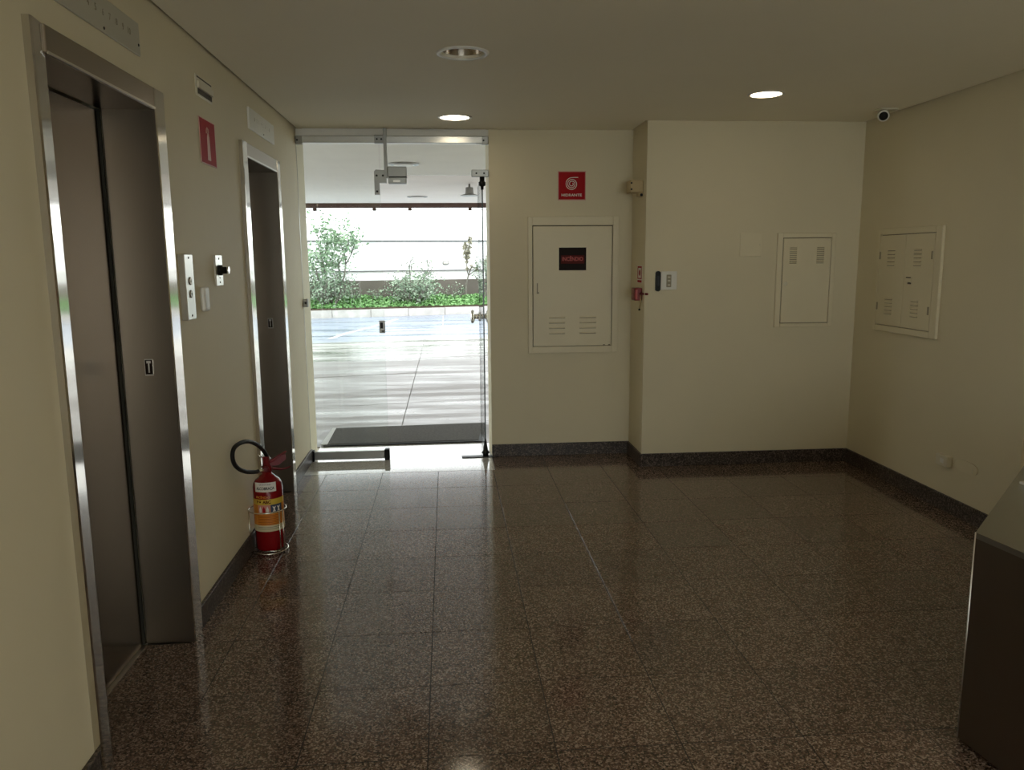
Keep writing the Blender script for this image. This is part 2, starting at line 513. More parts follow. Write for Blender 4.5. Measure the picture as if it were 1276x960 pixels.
def baseboard(name, *a):
    o = MB().box(*a, bev=0.002).build(name, M['granite_base'], None, 'structure')
    o['label'] = 'dark granite skirting strip'
bt = 0.016
bl = MB()
bl.box(0, bt, YB, E1[0], 0, HB, bev=0.002)
bl.box(0, bt, E1[1], E2[0], 0, HB, bev=0.002)
bl.box(0, bt, E2[1], D1, 0, HB, bev=0.002)
tag(bl.build('baseboard_left', M['granite_base']), 'dark granite skirting along the left wall', kind='structure')
bb = MB()
bb.box(XD, XC, D1 - bt, D1, 0, HB, bev=0.002)
bb.box(XC - bt, XC, D2 - bt, D1 - bt, 0, HB, bev=0.002)
bb.box(XC, W, D2 - bt, D2, 0, HB, bev=0.002)
tag(bb.build('baseboard_back', M['granite_base']), 'dark granite skirting along the back walls', kind='structure')
br = MB()
br.box(W - bt, W, 3.757, D2 - bt, 0, HB, bev=0.002)
tag(br.build('baseboard_right', M['granite_base']), 'dark granite skirting along the right wall', kind='structure')

# ------------------------------------------------------------------ elevators
def elevator(e, label, splay):
    y0, y1, yi0, yi1 = e
    t = thing('elevator', (0, (y0 + y1) / 2, 0), label, 'elevator')
    # the near jamb is splayed a little towards the opening
    jb = MB().prism([(0.0005, y0), (0.0195, y0), (0.0205, y0 + 0.012), (0.0205 - 0.125 * (yi0 - y0 - 0.012) * splay, yi0), (0.0005, yi0)], 0.0, EZ)
    jb.build('jamb', M['steel_bright'], t)
    bx('jamb', M['steel_bright'], t, 0.0005, 0.021, yi1, y1, 0.0, EZ, bev=0.003)
    bx('header', M['steel'], t, 0.0005, 0.0185, yi0, yi1, EZI, EZ, bev=0.002)
    bx('header_trim', M['steel_plate'], t, 0.0165, 0.0215, yi0 + 0.002, yi1, EZI - 0.002, EZI + 0.004, label='bright edge strip under the header')
    rv = bx('reveal', M['steel'], t, -0.17, 0.018, yi1 - 0.006, yi1 + 0.012, 0.0, EZI)
    bx('reveal', M['steel'], t, -0.17, 0.010, yi0 - 0.012, yi0 + 0.006, 0.0, EZI)
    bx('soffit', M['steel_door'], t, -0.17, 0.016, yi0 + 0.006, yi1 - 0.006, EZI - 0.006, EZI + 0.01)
    ym = (yi0 + yi1) / 2
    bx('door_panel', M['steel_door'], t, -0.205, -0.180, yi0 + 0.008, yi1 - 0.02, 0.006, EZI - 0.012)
    bx('door_gap', M['gap'], t, -0.20, -0.172, yi1 - 0.02, yi1 - 0.006, 0.0, EZI - 0.006, label='black gap beside the sliding panel')
    bx('sill', M['steel_plate'], t, -0.235, -0.165, yi0 + 0.006, yi1 - 0.006, -0.001, 0.003)
    # floor mark on the far reveal
    fy = yi1 - 0.006
    pl = MB((0, fy, 0), (1, 0, 0), (0, 0, 1), (0, -1, 0)).box(-0.088, -0.058, 1.09, 1.15, 0, 0.003, bev=0.001).build('floor_plate', M['sign_black'], t)
    pl['label'] = 'black plate with a raised silver letter T'
    f = MB((0, fy, 0), (1, 0, 0), (0, 0, 1), (0, -1, 0))
    f.box(-0.088, -0.058, 1.088, 1.0925, 0, 0.0045); f.box(-0.088, -0.058, 1.148, 1.151, 0, 0.0045)
    f.box(-0.088, -0.0868, 1.088, 1.151, 0, 0.0045); f.box(-0.0592, -0.058, 1.088, 1.151, 0, 0.0045)
    f.build('plate_rim', M['steel_plate'], pl)
    l = MB((0, fy, 0), (1, 0, 0), (0, 0, 1), (0, -1, 0))
    l.box(-0.0805, -0.0655, 1.135, 1.144, 0.003, 0.0045); l.box(-0.0755, -0.0705, 1.099, 1.136, 0.003, 0.0045)
    l.build('letter', M['steel_plate'], pl)
    return t
elevator(E1, 'nearer stainless steel elevator doorway at the left edge', 1.0)
elevator(E2, 'farther stainless steel elevator doorway, beside the glass entrance', 0.2)

# floor indicators above the elevators
t = thing('floor_indicator', (0, 2.68, 2.23), 'dull beige floor indicator plate with a row of small numerals above the nearer elevator', 'elevator indicator')
left_wall(0).box(2.335, 3.0, 2.225, 2.335, 0, 0.008, bev=0.002).build('plate', M['indicator'], t)
for k in range(10):
    left_wall(0).text(str(k + 1), 0.030, 2.44 + k * 0.052, 2.285, 0.0085).build('numeral', M['digit'], t)
for y, z in ((2.36, 2.245), (2.70, 2.238), (2.985, 2.26), (2.66, 2.325)):
    left_wall(0).lathe((y, z, 0.008), (0, 0, 1), [(0, 0.005), (0.002, 0.004)], 10).build('screw', M['black'], t)
t = thing('floor_indicator', (0, 4.86, 2.23), 'white floor indicator plate above the farther elevator', 'elevator indicator')
left_wall(0).box(4.54, 5.165, 2.228, 2.342, 0, 0.012, bev=0.002).build('plate', M['indicator_white'], t)
for k in range(8):
    left_wall(0).text(str(k + 1), 0.03, 4.66 + k * 0.052, 2.292, 0.0125).build('numeral', M['digit'] if k == 0 else M['digit_faint'], t)
left_wall(0).lathe((4.87, 2.243, 0.012), (0, 0, 1), [(0, 0.005), (0.002, 0.004)], 10).build('screw', M['black'], t)

# small vent between the elevators
t = thing('wall_vent', (0, 3.75, 2.25), 'small cream vent flap high on the left wall between the elevators', 'vent')
left_wall(0).box(3.635, 3.868, 2.225, 2.312, 0, 0.006, bev=0.002).build('frame', M['plate_cream'], t)
left_wall(0).box(3.65, 3.855, 2.233, 2.255, 0.004, 0.0075).build('slot', M['slot'], t)
left_wall(0).prism([(3.645, 2.256), (3.86, 2.256), (3.86, 2.284), (3.645, 2.284)], 0.005, 0.016).build('flap', M['plate_cream'], t)
left_wall(0).box(3.645, 3.86, 2.300, 2.306, 0.004, 0.007).build('slot', M['slot'], t)

# red extinguisher sign on the left wall
t = thing('extinguisher_sign', (0, 3.765, 1.946), 'red sign with a pale pictogram on the left wall below the vent', 'sign')
left_wall(0).box(3.652, 3.878, 1.946, 2.137, 0, 0.003).build('panel', M['sign_red_matt'], t)
bd = left_wall(0)
bd.box(3.649, 3.881, 2.137, 2.140, 0, 0.0035); bd.box(3.649, 3.881, 1.943, 1.946, 0, 0.006)
bd.box(3.649, 3.652, 1.943, 2.14, 0, 0.0035); bd.box(3.878, 3.881, 1.943, 2.14, 0, 0.0035)
bd.build('border', M['sign_border'], t)
pc = left_wall(0)
pc.prism([(3.748, 1.965), (3.792, 1.965), (3.786, 2.065), (3.776, 2.085), (3.764, 2.085), (3.754, 2.065)], 0.003, 0.0042)
pc.tube([(3.770, 2.085, .0036), (3.768, 2.098, .0036), (3.756, 2.104, .0036), (3.745, 2.096, .0036), (3.742, 2.08, .0036)], 0.004, 6)
pc.build('pictogram', M['sign_border'], t)

# call buttons, key switch, white sensor
t = thing('call_button_panel', (0, 3.30, 1.28), 'tall stainless call button panel just right of the nearer elevator', 'button panel')
left_wall(0).box(3.248, 3.355, 1.281, 1.545, 0, 0.026, bev=0.003).build('plate', M['steel_plate'], t)
for z in (1.437, 1.385):
    b_ = left_wall(0).lathe((3.301, z, 0.026), (0, 0, 1), [(0, 0.016), (0.003, 0.016), (0.004, 0.013)], 18).build('button', M['steel'], t)
    left_wall(0).prism([(3.296, z - .004), (3.306, z - .004), (3.301, z + .006)] if z > 1.4 else [(3.296, z + .004), (3.306, z + .004), (3.301, z - .006)], 0.030, 0.0308).build('arrow', M['ink'], b_)
for z in (1.53, 1.298):
    left_wall(0).lathe((3.301, z, 0.026), (0, 0, 1), [(0, 0.005), (0.002, 0.004)], 10).build('screw', M['slot'], t)
t = thing('key_switch', (0, 3.786, 1.40), 'steel key switch plate with a black knob beside the farther elevator', 'switch')
left_wall(0).box(3.732, 3.842, 1.403, 1.544, 0, 0.010, bev=0.002).build('plate', M['steel_plate'], t)
k_ = left_wall(0).lathe((3.787, 1.474, 0.010), (0, 0, 1), [(0, 0.024), (0.012, 0.024), (0.014, 0.016), (0.034, 0.016), (0.036, 0.013)], 20).build('knob', M['black'], t)
left_wall(0).lathe((3.787, 1.474, 0.0455), (0, 0, 1), [(0, 0.0165), (0.008, 0.0165)], 20).build('knob_cap', M['chrome'], k_)
for z in (1.527, 1.419):
    left_wall(0).lathe((3.787, z, 0.010), (0, 0, 1), [(0, 0.005), (0.002, 0.004)], 10).build('screw', M['slot'], t)
left_wall(0).prism([(3.78, 1.443), (3.794, 1.443), (3.787, 1.434)], 0.010, 0.0108).build('arrow', M['ink'], t)
t = thing('door_sensor', (0, 3.53, 1.30), 'white rounded vertical wall sensor between the steel plates', 'sensor')
left_wall(0).box(3.494, 3.566, 1.300, 1.407, 0, 0.024, bev=0.0115, seg=4).build('body', M['white_plastic'], t)
left_wall(0).box(3.508, 3.552, 1.3135, 1.316, 0.022, 0.0246).build('seam', M['plate_cream'], t)

# ------------------------------------------------------------------ fire extinguisher in its wire stand
EC = Vector((0.098, 4.10, 0))
ER = 0.076
t = thing('fire_extinguisher', EC, 'red fire extinguisher with a looped black hose on the floor between the elevators', 'fire extinguisher')
MB().lathe(EC, (0, 0, 1), [(0.008, ER - 0.012), (0.012, ER - 0.004), (0.02, ER), (0.345, ER), (0.365, ER - 0.004), (0.382, ER - 0.014), (0.397, ER - 0.034), (0.405, 0.036), (0.412, 0.026), (0.43, 0.024)], 40).build('body', M['red'], t)
va = MB()
va.lathe(EC, (0, 0, 1), [(0.425, 0.027), (0.452, 0.027), (0.456, 0.02), (0.50, 0.017), (0.505, 0.012)], 20)
vb = va.build('valve', M['red_dark'], t)
# gauge, outlet
MB().lathe(EC + Vector((0.004, -0.027, 0.442)), (0, -1, 0), [(0, 0.016), (0.008, 0.016), (0.010, 0.013)], 18).build('gauge', M['red_dark'], vb)
hd = MB()   # squeeze handles, pointing right (+X) and slightly to the door
hx = Vector((0.95, 0.25, 0))
def hp(a, z): return EC + hx * a + Vector((0, 0, z))
lev = MB().tube([hp(0.0, 0.470), hp(0.03, 0.478), (hp(0.085, 0.512)), hp(0.105, 0.522)], 0.008, 8, radii=[0.011, 0.010, 0.006, 0.004])
lev.build('lever', M['red_dark'], t)
car = MB().tube([hp(0.005, 0.452), hp(0.035, 0.436), hp(0.075, 0.428), hp(0.11, 0.433), hp(0.125, 0.440)], 0.007, 8, radii=[0.010, 0.008, 0.006, 0.005, 0.004])
car.build('carry_handle', M['red_dark'], t)
web = MB((EC.x, EC.y, 0), (0.967, 0.254, 0), (0, 0, 1), (0.254, -0.967, 0))
web.prism([(0.0, 0.452), (0.06, 0.452), (0.10, 0.480), (0.098, 0.512), (0.03, 0.478), (0.0, 0.47)], -0.004, 0.004)
web.build('lever_plate', M['red_dark'], t)
hose_pts = [(0.109, 4.120, 0.475), (0.102, 4.10, 0.505), (0.093, 4.067, 0.545), (0.080, 3.998, 0.592), (0.063, 3.913, 0.628), (0.046, 3.828, 0.642),
            (0.033, 3.761, 0.635), (0.029, 3.733, 0.607), (0.030, 3.743, 0.565), (0.037, 3.787, 0.525), (0.052, 3.859, 0.489), (0.067, 3.936, 0.465), (0.083, 4.016, 0.447), (0.098, 4.075, 0.443)]
def smooth_path(p, n=5):
    p = [Vector(x) for x in p]; out = []
    for i in range(len(p) - 1):
        a, b, c, d = p[max(i - 1, 0)], p[i], p[i + 1], p[min(i + 2, len(p) - 1)]
        for k in range(n):
            u = k / n
            out.append(0.5 * ((2 * b) + (c - a) * u + (2 * a - 5 * b + 4 * c - d) * u * u + (3 * b - a - 3 * c + d) * u ** 3))
    return out + [p[-1]]
hs = MB().tube(smooth_path(hose_pts), 0.0105, 10).build('hose', M['rubber'], t)
MB().tube([(0.110, 4.128, 0.466), (0.104, 4.105, 0.498)], 0.0125, 10).build('hose_nozzle', M['chrome'], hs)
MB().tube([(0.078, 3.990, 0.452), (0.095, 4.068, 0.444)], 0.0125, 10).build('hose_coupling', M['chrome'], hs)
pin = MB().tube([hp(-0.005, 0.49), hp(-0.03, 0.508), hp(-0.045, 0.520)], 0.004, 6)
pin.build('safety_pin', M['chrome'], t)
# label bands wrapped round the body, centred on the direction of the camera
A0 = math.atan2(-4.1, 0.95) - 0.10
def wrap(p):
    r = ER + 0.0008 + p.z
    a = A0 + p.x / ER
    return Vector((EC.x + r * math.cos(a), EC.y + r * math.sin(a), p.y))
def band(a0, a1, z0, z1, c=0.0, n=28):
    m_ = MB()
    tb = bmesh.new(); lo = []; hi = []
    for k in range(n + 1):
        a = a0 + (a1 - a0) * k / n
        lo.append(tb.verts.new(wrap(Vector((a, z0, c))))); hi.append(tb.verts.new(wrap(Vector((a, z1, c)))))
    for k in range(n):
        f = tb.faces.new((lo[k], lo[k + 1], hi[k + 1], hi[k])); f.smooth = True
    m_.merge(tb)
    return m_
def stext(body, size, a, z, **kw):
    return MB().text(body, size, a, z, 0.0006, depth=0.0002, mapper=wrap, **kw)
L = band(-0.135, 0.115, 0.132, 0.262).build('wrap_label', M['orange'], t)
MZ = [
    band(-0.135, 0.115, 0.262, 0.292).build('wrap_band', M['yellow'], t),
    band(-0.135, 0.115, 0.118, 0.152, 0.0004).build('wrap_band', M['label_cream'], t),
]
wl_ = band(-0.064, 0.050, 0.332, 0.382).build('name_label', M['sign_white'], t)
stext('ALCOBRAÇA', 0.021, -0.007, 0.350, width=0.094, bold=0.0006).build('lettering', M['ink'], wl_)
stext('EXTINTORES', 0.009, -0.007, 0.371, width=0.058).build('lettering', M['ink'], wl_)
stext('INCÊNDIO', 0.016, -0.022, 0.303, width=0.074, bold=0.0003).build('band_lettering', M['orange'], t)
stext('PÓ ABC', 0.022, -0.018, 0.277, width=0.074, bold=0.0008).build('band_lettering', M['sign_maroon'], t)
p1 = band(-0.050, 0.014, 0.214, 0.262, 0.0005).build('pictogram_panel', M['label_pink'], t)
for a in (-0.036, -0.018, 0.000):
    m_ = MB()
    tb = bmesh.new()
    for k in range(1):
        pts = [(a - .006, .222), (a + .006, .222), (a + .007, .238), (a, .256), (a - .007, .238)]
        f = tb.faces.new([tb.verts.new(wrap(Vector((x, z, 0.0009)))) for x, z in pts])
    m_.merge(tb); m_.build('flame_mark', M['sign_white'] if a != -0.018 else M['sign_red'], p1)
p2 = band(0.016, 0.080, 0.214, 0.262, 0.0005).build('pictogram_panel', M['label_navy'], t)
for a in (0.034, 0.058):
    m_ = MB(); tb = bmesh.new()
    pts = [(a - .008, .224), (a + .008, .224), (a + .003, .238), (a + .009, .252), (a - .009, .252), (a - .003, .238)]
    tb.faces.new([tb.verts.new(wrap(Vector((x, z, 0.0009)))) for x, z in pts])
    m_.merge(tb); m_.build('flame_mark', M['sign_white'], p2)
for z in (0.202, 0.193, 0.184, 0.175, 0.166, 0.157):
    band(-0.056, 0.075, z, z + 0.0038, 0.0004).build('print_line', M['orange_ink'], L)
for z in (0.140, 0.131):
    band(-0.056, 0.072, z, z + 0.003, 0.0008).build('print_line', M['digit'], MZ[1])

t = thing('extinguisher_stand', (EC.x, EC.y, 0), 'thin chromed wire stand around the base of the red extinguisher', 'stand')
def circ(cx_, cy_, z, r, n=40): return [(cx_ + r * math.cos(2 * math.pi * k / n), cy_ + r * math.sin(2 * math.pi * k / n), z) for k in range(n)]
SC = (0.096, 4.07); SR = 0.095
MB().tube(circ(*SC, 0.232, SR), 0.0035, 8, closed=True).build('upper_ring', M['wire'], t)
MB().tube(circ(*SC, 0.012, SR), 0.004, 8, closed=True).build('lower_ring', M['wire'], t)
for a in (math.radians(205), math.radians(-25), math.radians(-40) , math.radians(90)):
    px, py = SC[0] + SR * math.cos(a), SC[1] + SR * math.sin(a)
    MB().cyl((px, py, 0.0), (px, py, 0.232), 0.003, 8).build('upright', M['wire'], t)
for dy in (-0.03, 0.03):
    MB().cyl((SC[0] - 0.09, SC[1] + dy, 0.006), (SC[0] + 0.09, SC[1] + dy, 0.006), 0.003, 8).build('cross_wire', M['wire'], t)

# ------------------------------------------------------------------ glass entrance
YG = 5.945
def pane(x0, x1, y0, y1, z0, z1):
    """pane with clear faces and dark edges (long axis decides which)"""
    m_ = MB(); v = [(x, y, z) for x in (x0, x1) for y in (y0, y1) for z in (z0, z1)]
    thin_y = (y1 - y0) < (x1 - x0)
    for k, f in enumerate(((0, 1, 3, 2), (4, 6, 7, 5), (0, 4, 5, 1), (2, 3, 7, 6), (0, 2, 6, 4), (1, 5, 7, 3))):
        clear = (k in (2, 3)) if thin_y else (k in (0, 1))
        m_.quad([v[i] for i in f], 0 if clear else 1)
    return m_
GM = [M['glass'], M['glass_edge']]
w1 = thing('window_1', (0.3, YG, 0), 'frameless fixed glass panel left of the open glass door', 'glass panel', kind='structure')
pane(0.003, 0.590, YG - 0.005, YG + 0.005, 0.06, 2.40).build('glass_pane', GM, w1)
pane(0.594, XD - 0.003, YG - 0.005, YG + 0.005, 2.125, 2.40).build('transom_pane', GM, w1)
bx('top_rail', M['alu'], w1, 0.0, XD, YG - 0.02, YG + 0.02, 2.348, 2.398, bev=0.004)
bx('top_infill', M['white_plastic'], w1, 0.0, XD, YG + 0.012, YG + 0.05, 2.398, 2.449)
bx('bottom_rail', M['patch'], w1, 0.03, 0.56, YG - 0.02, YG + 0.02, 0.012, 0.074, bev=0.004)
bx('rail_cap', M['black'], w1, 0.0, 0.03, YG - 0.026, YG + 0.026, 0.0, 0.085, bev=0.004)
bx('rail_cap', M['black'], w1, 0.56, 0.598, YG - 0.026, YG + 0.026, 0.0, 0.085, bev=0.004)
def patch(parent, x0, x1, z0, z1, screws=2, name='patch_fitting'):
    p = bx(name, M['patch'], parent, x0, x1, YG - 0.022, YG + 0.022, z0, z1, bev=0.004)
    for k in range(screws):
        xs = x0 + (x1 - x0) * (0.28 + 0.44 * k)
        back_wall(YG - 0.022).lathe((xs, (z0 + z1) / 2, 0), (0, 0, 1), [(0, 0.007), (0.002, 0.006)], 12).build('screw', M['black'], p)
    return p
patch(w1, 0.002, 0.052, 2.338, 2.395, 1)
patch(w1, 0.560, 0.632, 2.345, 2.405, 2)
patch(w1, 1.335, 1.383, 2.340, 2.398, 1)
bx('patch_arm', M['patch'], w1, 1.295, 1.335, YG - 0.012, YG + 0.012, 2.345, 2.352)
bx('glass_fin_bar', M['patch'], w1, 0.626, 0.650, YG - 0.035, YG - 0.006, 2.10, 2.449, bev=0.002)
lb = MB()
lb.prism([(0.552, 1.985), (0.588, 1.985), (0.588, 2.068), (0.640, 2.068), (0.640, 2.158), (0.565, 2.162), (0.552, 2.15)], 0, 0.044)
ob = MB((0, YG + 0.022, 0), (1, 0, 0), (0, 0, 1), (0, -1, 0)); ob.bm.free(); ob.bm = lb.bm
for v_ in ob.bm.verts:
    v_.co = Vector((v_.co.x, YG + 0.022 - v_.co.z, v_.co.y))
lbo = ob.build('corner_patch', M['patch'], w1)
for x_, z_ in ((0.570, 2.008), (0.570, 2.12), (0.615, 2.12)):
    back_wall(YG - 0.022).lathe((x_, z_, 0), (0, 0, 1), [(0, 0.008), (0.002, 0.007)], 12).build('screw', M['black'], lbo)
st = bx('lock_strike', M['patch'], w1, 0.552, 0.594, YG - 0.02, YG + 0.02, 0.975, 1.068, bev=0.003, label='dark lock strike on the panel edge')
bx('strike_plate', M['black'], st, 0.560, 0.580, YG - 0.022, YG - 0.018, 1.01, 1.055)
bx('strike_plate', M['black'], st, 0.568, 0.590, YG - 0.022, YG - 0.018, 0.985, 0.995)
wc_ = bx('wall_clip', M['patch'], w1, 0.0, 0.036, YG - 0.018, YG + 0.018, 1.175, 1.235, bev=0.003)
back_wall(YG - 0.018).lathe((0.02, 1.205, 0), (0, 0, 1), [(0, 0.008), (0.002, 0.007)], 12).build('screw', M['black'], wc_)

# door leaf, standing open outwards
d1 = thing('door_1', (1.335, YG, 0), 'frameless glass door leaf standing open to the outside on the right', 'glass door', kind='structure')
pane(1.330, 1.340, YG + 0.01, YG + 0.765, 0.012, 2.105).build('glass_leaf', GM, d1)
pv = patch(d1, 1.257, 1.384, 2.112, 2.162, 2, 'pivot_patch')
MB().lathe((1.335, YG + 0.012, 2.112), (0, 0, -1), [(0, 0.018), (0.03, 0.018), (0.036, 0.026), (0.06, 0.026), (0.066, 0.012), (0.09, 0.010)], 16).build('top_pivot', M['black'], d1)
MB().lathe((1.335, YG + 0.012, 0.0), (0, 0, 1), [(0, 0.022), (0.02, 0.022), (0.03, 0.032), (0.05, 0.02), (0.10, 0.012), (0.14, 0.006)], 16).build('floor_pivot', M['black'], d1)
bx('floor_spring_plate', M['black'], d1, 1.15, 1.40, YG - 0.03, YG + 0.03, -0.001, 0.006)
for sx in (-1, 1):
    MB().lathe((1.335 + sx * 0.006, 6.60, 1.042), (sx, 0, 0), [(0, 0.040), (0.006, 0.042), (0.010, 0.024), (0.034, 0.020), (0.042, 0.040), (0.052, 0.056), (0.064, 0.058), (0.074, 0.046), (0.078, 0.02)], 20).build('door_knob', M['chrome'], d1)

# closer box on the transom
t = thing('door_closer', (0.71, YG, 2.06), 'grey two-tier door closer box hanging under the glass transom', 'door closer')
bx('upper_body', M['patch'], t, 0.652, 0.788, YG - 0.075, YG - 0.008, 2.105, 2.178, bev=0.004)
lo_ = bx('lower_body', M['patch'], t, 0.656, 0.786, YG - 0.085, YG - 0.008, 2.058, 2.102, bev=0.004)
bx('badge', M['steel_plate'], lo_, 0.692, 0.742, YG - 0.0865, YG - 0.084, 2.068, 2.082)
bx('arm', M['black'], t, 0.662, 0.788, YG - 0.079, YG - 0.010, 2.1, 2.107)

# unseen glazed front behind the camera, added to let in fill light
w4 = thing('window_fill', (2.1, YB - 0.1, 0), 'unseen glazed front behind the camera, added for fill light', 'window', kind='structure')
for a in (0.5, 1.5667, 2.6333):
    MB().quad([(a + 0.02, YB - 0.1, 0.05), (a + 1.0467, YB - 0.1, 0.05), (a + 1.0467, YB - 0.1, 2.28), (a + 0.02, YB - 0.1, 2.28)]).build('glass_pane', M['glass'], w4)
    bx('mullion', M['alu'], w4, a - 0.02, a + 0.02, YB - 0.13, YB - 0.07, 0.0, 2.3)
bx('bottom_rail', M['alu'], w4, 0.5, 3.7, YB - 0.13, YB - 0.07, 0.0, 0.05)
MB().box(-20, 24, -30, YB - 0.2, -0.12, -0.01).build('floor_rear_bounce', M['soffit'], None, 'structure')  # unseen pale ground added to bounce daylight in through the rear glazing

# outer part of the entrance
MB().box(0.0, XD, D1 + 0.001, 6.42, -0.05, -0.002).build('trim_2', M['threshold'], None, 'structure')
t = thing('door_mat', (0.70, 6.78, 0.0), 'charcoal entrance mat with black border outside the glass door', 'mat')
MC = [(0.02, 6.42), (1.33, 6.44), (1.40, 7.19), (0.0, 7.10)]
def inset(pl, k):
    cx_ = sum(p[0] for p in pl) / 4; cy_ = sum(p[1] for p in pl) / 4
    return [(p[0] + (cx_ - p[0]) / abs(cx_ - p[0]) * k, p[1] + (cy_ - p[1]) / abs(cy_ - p[1]) * k) for p in pl]
MB().prism(MC, 0.0, 0.010).build('border', M['mat_edge'], t)
MB().prism(inset(MC, 0.03), 0.002, 0.014).build('pile', M['mat'], t)
MB().prism([(-0.004, 6.44), (0.05, 6.44), (0.035, 7.09), (0.002, 7.09)], 0.009, 0.0155).build('side_strip', M['mat_edge_pale'], t)

# ------------------------------------------------------------------ ceiling lamps
def downlight(x, y, r, label, lit, rear=False):
    t = thing('downlight', (x, y, H), label, 'ceiling light')
    z = H
    MB().lathe((x, y, z), (0, 0, -1), [(-0.002, r), (0.004, r), (0.007, r - 0.006), (0.006, r * 0.84), (0.0, r * 0.82), (-0.003, r * 0.82)], 40, cap=False).build('trim_ring', M['lamp_ring'] if lit else M['white_plastic'], t)
    if lit:
        MB().lathe((x, y, z - 0.001), (0, 0, -1), [(0, r * 0.83), (0.003, r * 0.82), (0.0045, r * 0.7)], 40).build('lens', M['lamp_lens_fill'] if rear else M['lamp_lens'], t)
    return t
downlight(1.135, 5.455, 0.115, 'lit round downlight above the glass entrance', True)
downlight(2.928, 4.63, 0.105, 'lit round downlight in the right half of the ceiling', True)
for x, y, w in ((1.15, 0.3, 'left'), (2.95, 1.0, 'right')):  # two pairs of downlights added out of view as fill
    downlight(x, y, 0.115, 'added fill downlight above the camera, %s one' % w, True, True)
for x, y, w in ((1.15, -1.8, 'left'), (2.95, -1.8, 'right')):
    downlight(x, y, 0.115, 'added fill downlight at the back of the lobby, %s one' % w, True, True)
# the dark one: an open reflector let into the ceiling (drawn as a shallow cup below a dark throat)
t = downlight(1.155, 3.805, 0.122, 'unlit round downlight with a mirrored reflector, nearest in the ceiling', False)
HOLE = (1.155, 3.805, 0.098)
MB().lathe((1.155, 3.805, H - 0.001), (0, 0, 1), [(0.0, 0.100), (0.05, 0.094), (0.10, 0.078), (0.128, 0.06)], 40, cap=False).build('reflector', M['reflector'], t)
MB().lathe((1.155, 3.805, H + 0.12), (0, 0, 1), [(0.0, 0.07), (0.02, 0.07)], 30).build('throat', M['lamp_dark'], t)
MB().lathe((1.155, 3.805, H + 0.12), (0, 0, -1), [(0.0, 0.016), (0.06, 0.016), (0.075, 0.006)], 14).build('bulb', M['white_plastic'], t)

# security camera in the right back corner
t = thing('security_camera', (3.88, 5.05, H), 'small white security camera on the ceiling in the right back corner', 'camera')
MB().box(3.83, 3.95, 5.0, 5.10, H - 0.012, H, bev=0.003).build('base', M['plate_cream'], t)
MB().cyl((3.885, 5.05, H - 0.012), (3.87, 5.02, H - 0.035), 0.012, 12).build('arm', M['plate_cream'], t)
b_ = MB().lathe((3.885, 5.06, H - 0.032), (-0.45, -0.85, -0.35), [(0, 0.024), (0.006, 0.036), (0.050, 0.036), (0.055, 0.033)], 20).build('body', M['white_plastic'], t)
dv = Vector((-0.45, -0.85, -0.35)).normalized()
MB().lathe(Vector((3.885, 5.06, H - 0.032)) + dv * 0.058, dv, [(-0.004, 0.027), (0.003, 0.026), (0.006, 0.012)], 20).build('lens', M['black'], b_)

# ------------------------------------------------------------------ things on the back walls
def louver(frame, parent, a0, a1, b, n, dz, h=0.009, out=0.007, name='louver'):
    """n pressed louvers, each a wedge open at its lower edge, with a dark slit"""
    src = None
    for k in range(n):
        z = b - k * dz
        m_ = frame()
        tb = bmesh.new()
        v = [(a0, z + h, 0), (a1, z + h, 0), (a1, z, out), (a0, z, out), (a0, z, 0), (a1, z, 0)]
        vs = [tb.verts.new(p) for p in v]
        tb.faces.new((vs[0], vs[3], vs[2], vs[1])); tb.faces.new((vs[0], vs[4], vs[3])); tb.faces.new((vs[1], vs[2], vs[5]))
        tb.faces.new((vs[3], vs[4], vs[5], vs[2]))
        m_.merge(tb)
        m_.box(a0, a1, z - 0.003, z, 0.0, 0.0012, mi=1)
        m_.build(name, [M['cabinet'], M['slot']], parent)

# HIDRANTE sign
t = thing('hydrant_sign', (2.0, D1, 1.948), 'red square HIDRANTE sign with a coiled hose above the hydrant cabinet', 'sign')
back_wall(D1).box(1.901, 2.101, 1.948, 2.151, 0, 0.003).build('panel', M['sign_red'], t)
bd = back_wall(D1)
bd.box(1.896, 2.106, 2.149, 2.155, 0, 0.0035); bd.box(1.896, 2.106, 1.944, 1.950, 0, 0.0035)
bd.box(1.896, 1.902, 1.944, 2.155, 0, 0.0035); bd.box(2.100, 2.106, 1.944, 2.155, 0, 0.0035)
bd.build('border', M['sign_border'], t)
def ribbon(pts, w, c):
    m_ = back_wall(D1)
    pts = [Vector((*p, 0)) for p in pts]
    tb = bmesh.new(); A = []; B = []
    for i, p in enumerate(pts):
        d = (pts[min(i + 1, len(pts) - 1)] - pts[max(i - 1, 0)]).normalized()
        nn = Vector((-d.y, d.x, 0)) * w / 2
        A.append(tb.verts.new((p.x + nn.x, p.y + nn.y, c))); B.append(tb.verts.new((p.x - nn.x, p.y - nn.y, c)))
    for k in range(len(pts) - 1):
        tb.faces.new((A[k], A[k + 1], B[k + 1], B[k]))
    m_.merge(tb)
    return m_
cx_, cz_ = 2.0, 2.062
sp = []
N = 150; turns = 2.9
for k in range(N + 1):
    u = k / N
    a = math.pi / 2 + 2 * math.pi * turns * u          # starts at the top, winds inwards
    r_ = 0.046 - 0.037 * u
    sp.append((cx_ + r_ * math.cos(a), cz_ + r_ * math.sin(a)))
tail = [(cx_ + 0.048, cz_ + 0.0475), (cx_ + 0.02, cz_ + 0.0475)]
ribbon(tail + sp, 0.0046, 0.0036).build('coiled_hose', M['sign_white'], t)
back_wall(D1).text('HIDRANTE', 0.026, 2.0, 1.981, 0.0036, depth=0.0003, width=0.152, bold=0.0005).build('lettering', M['sign_white'], t)

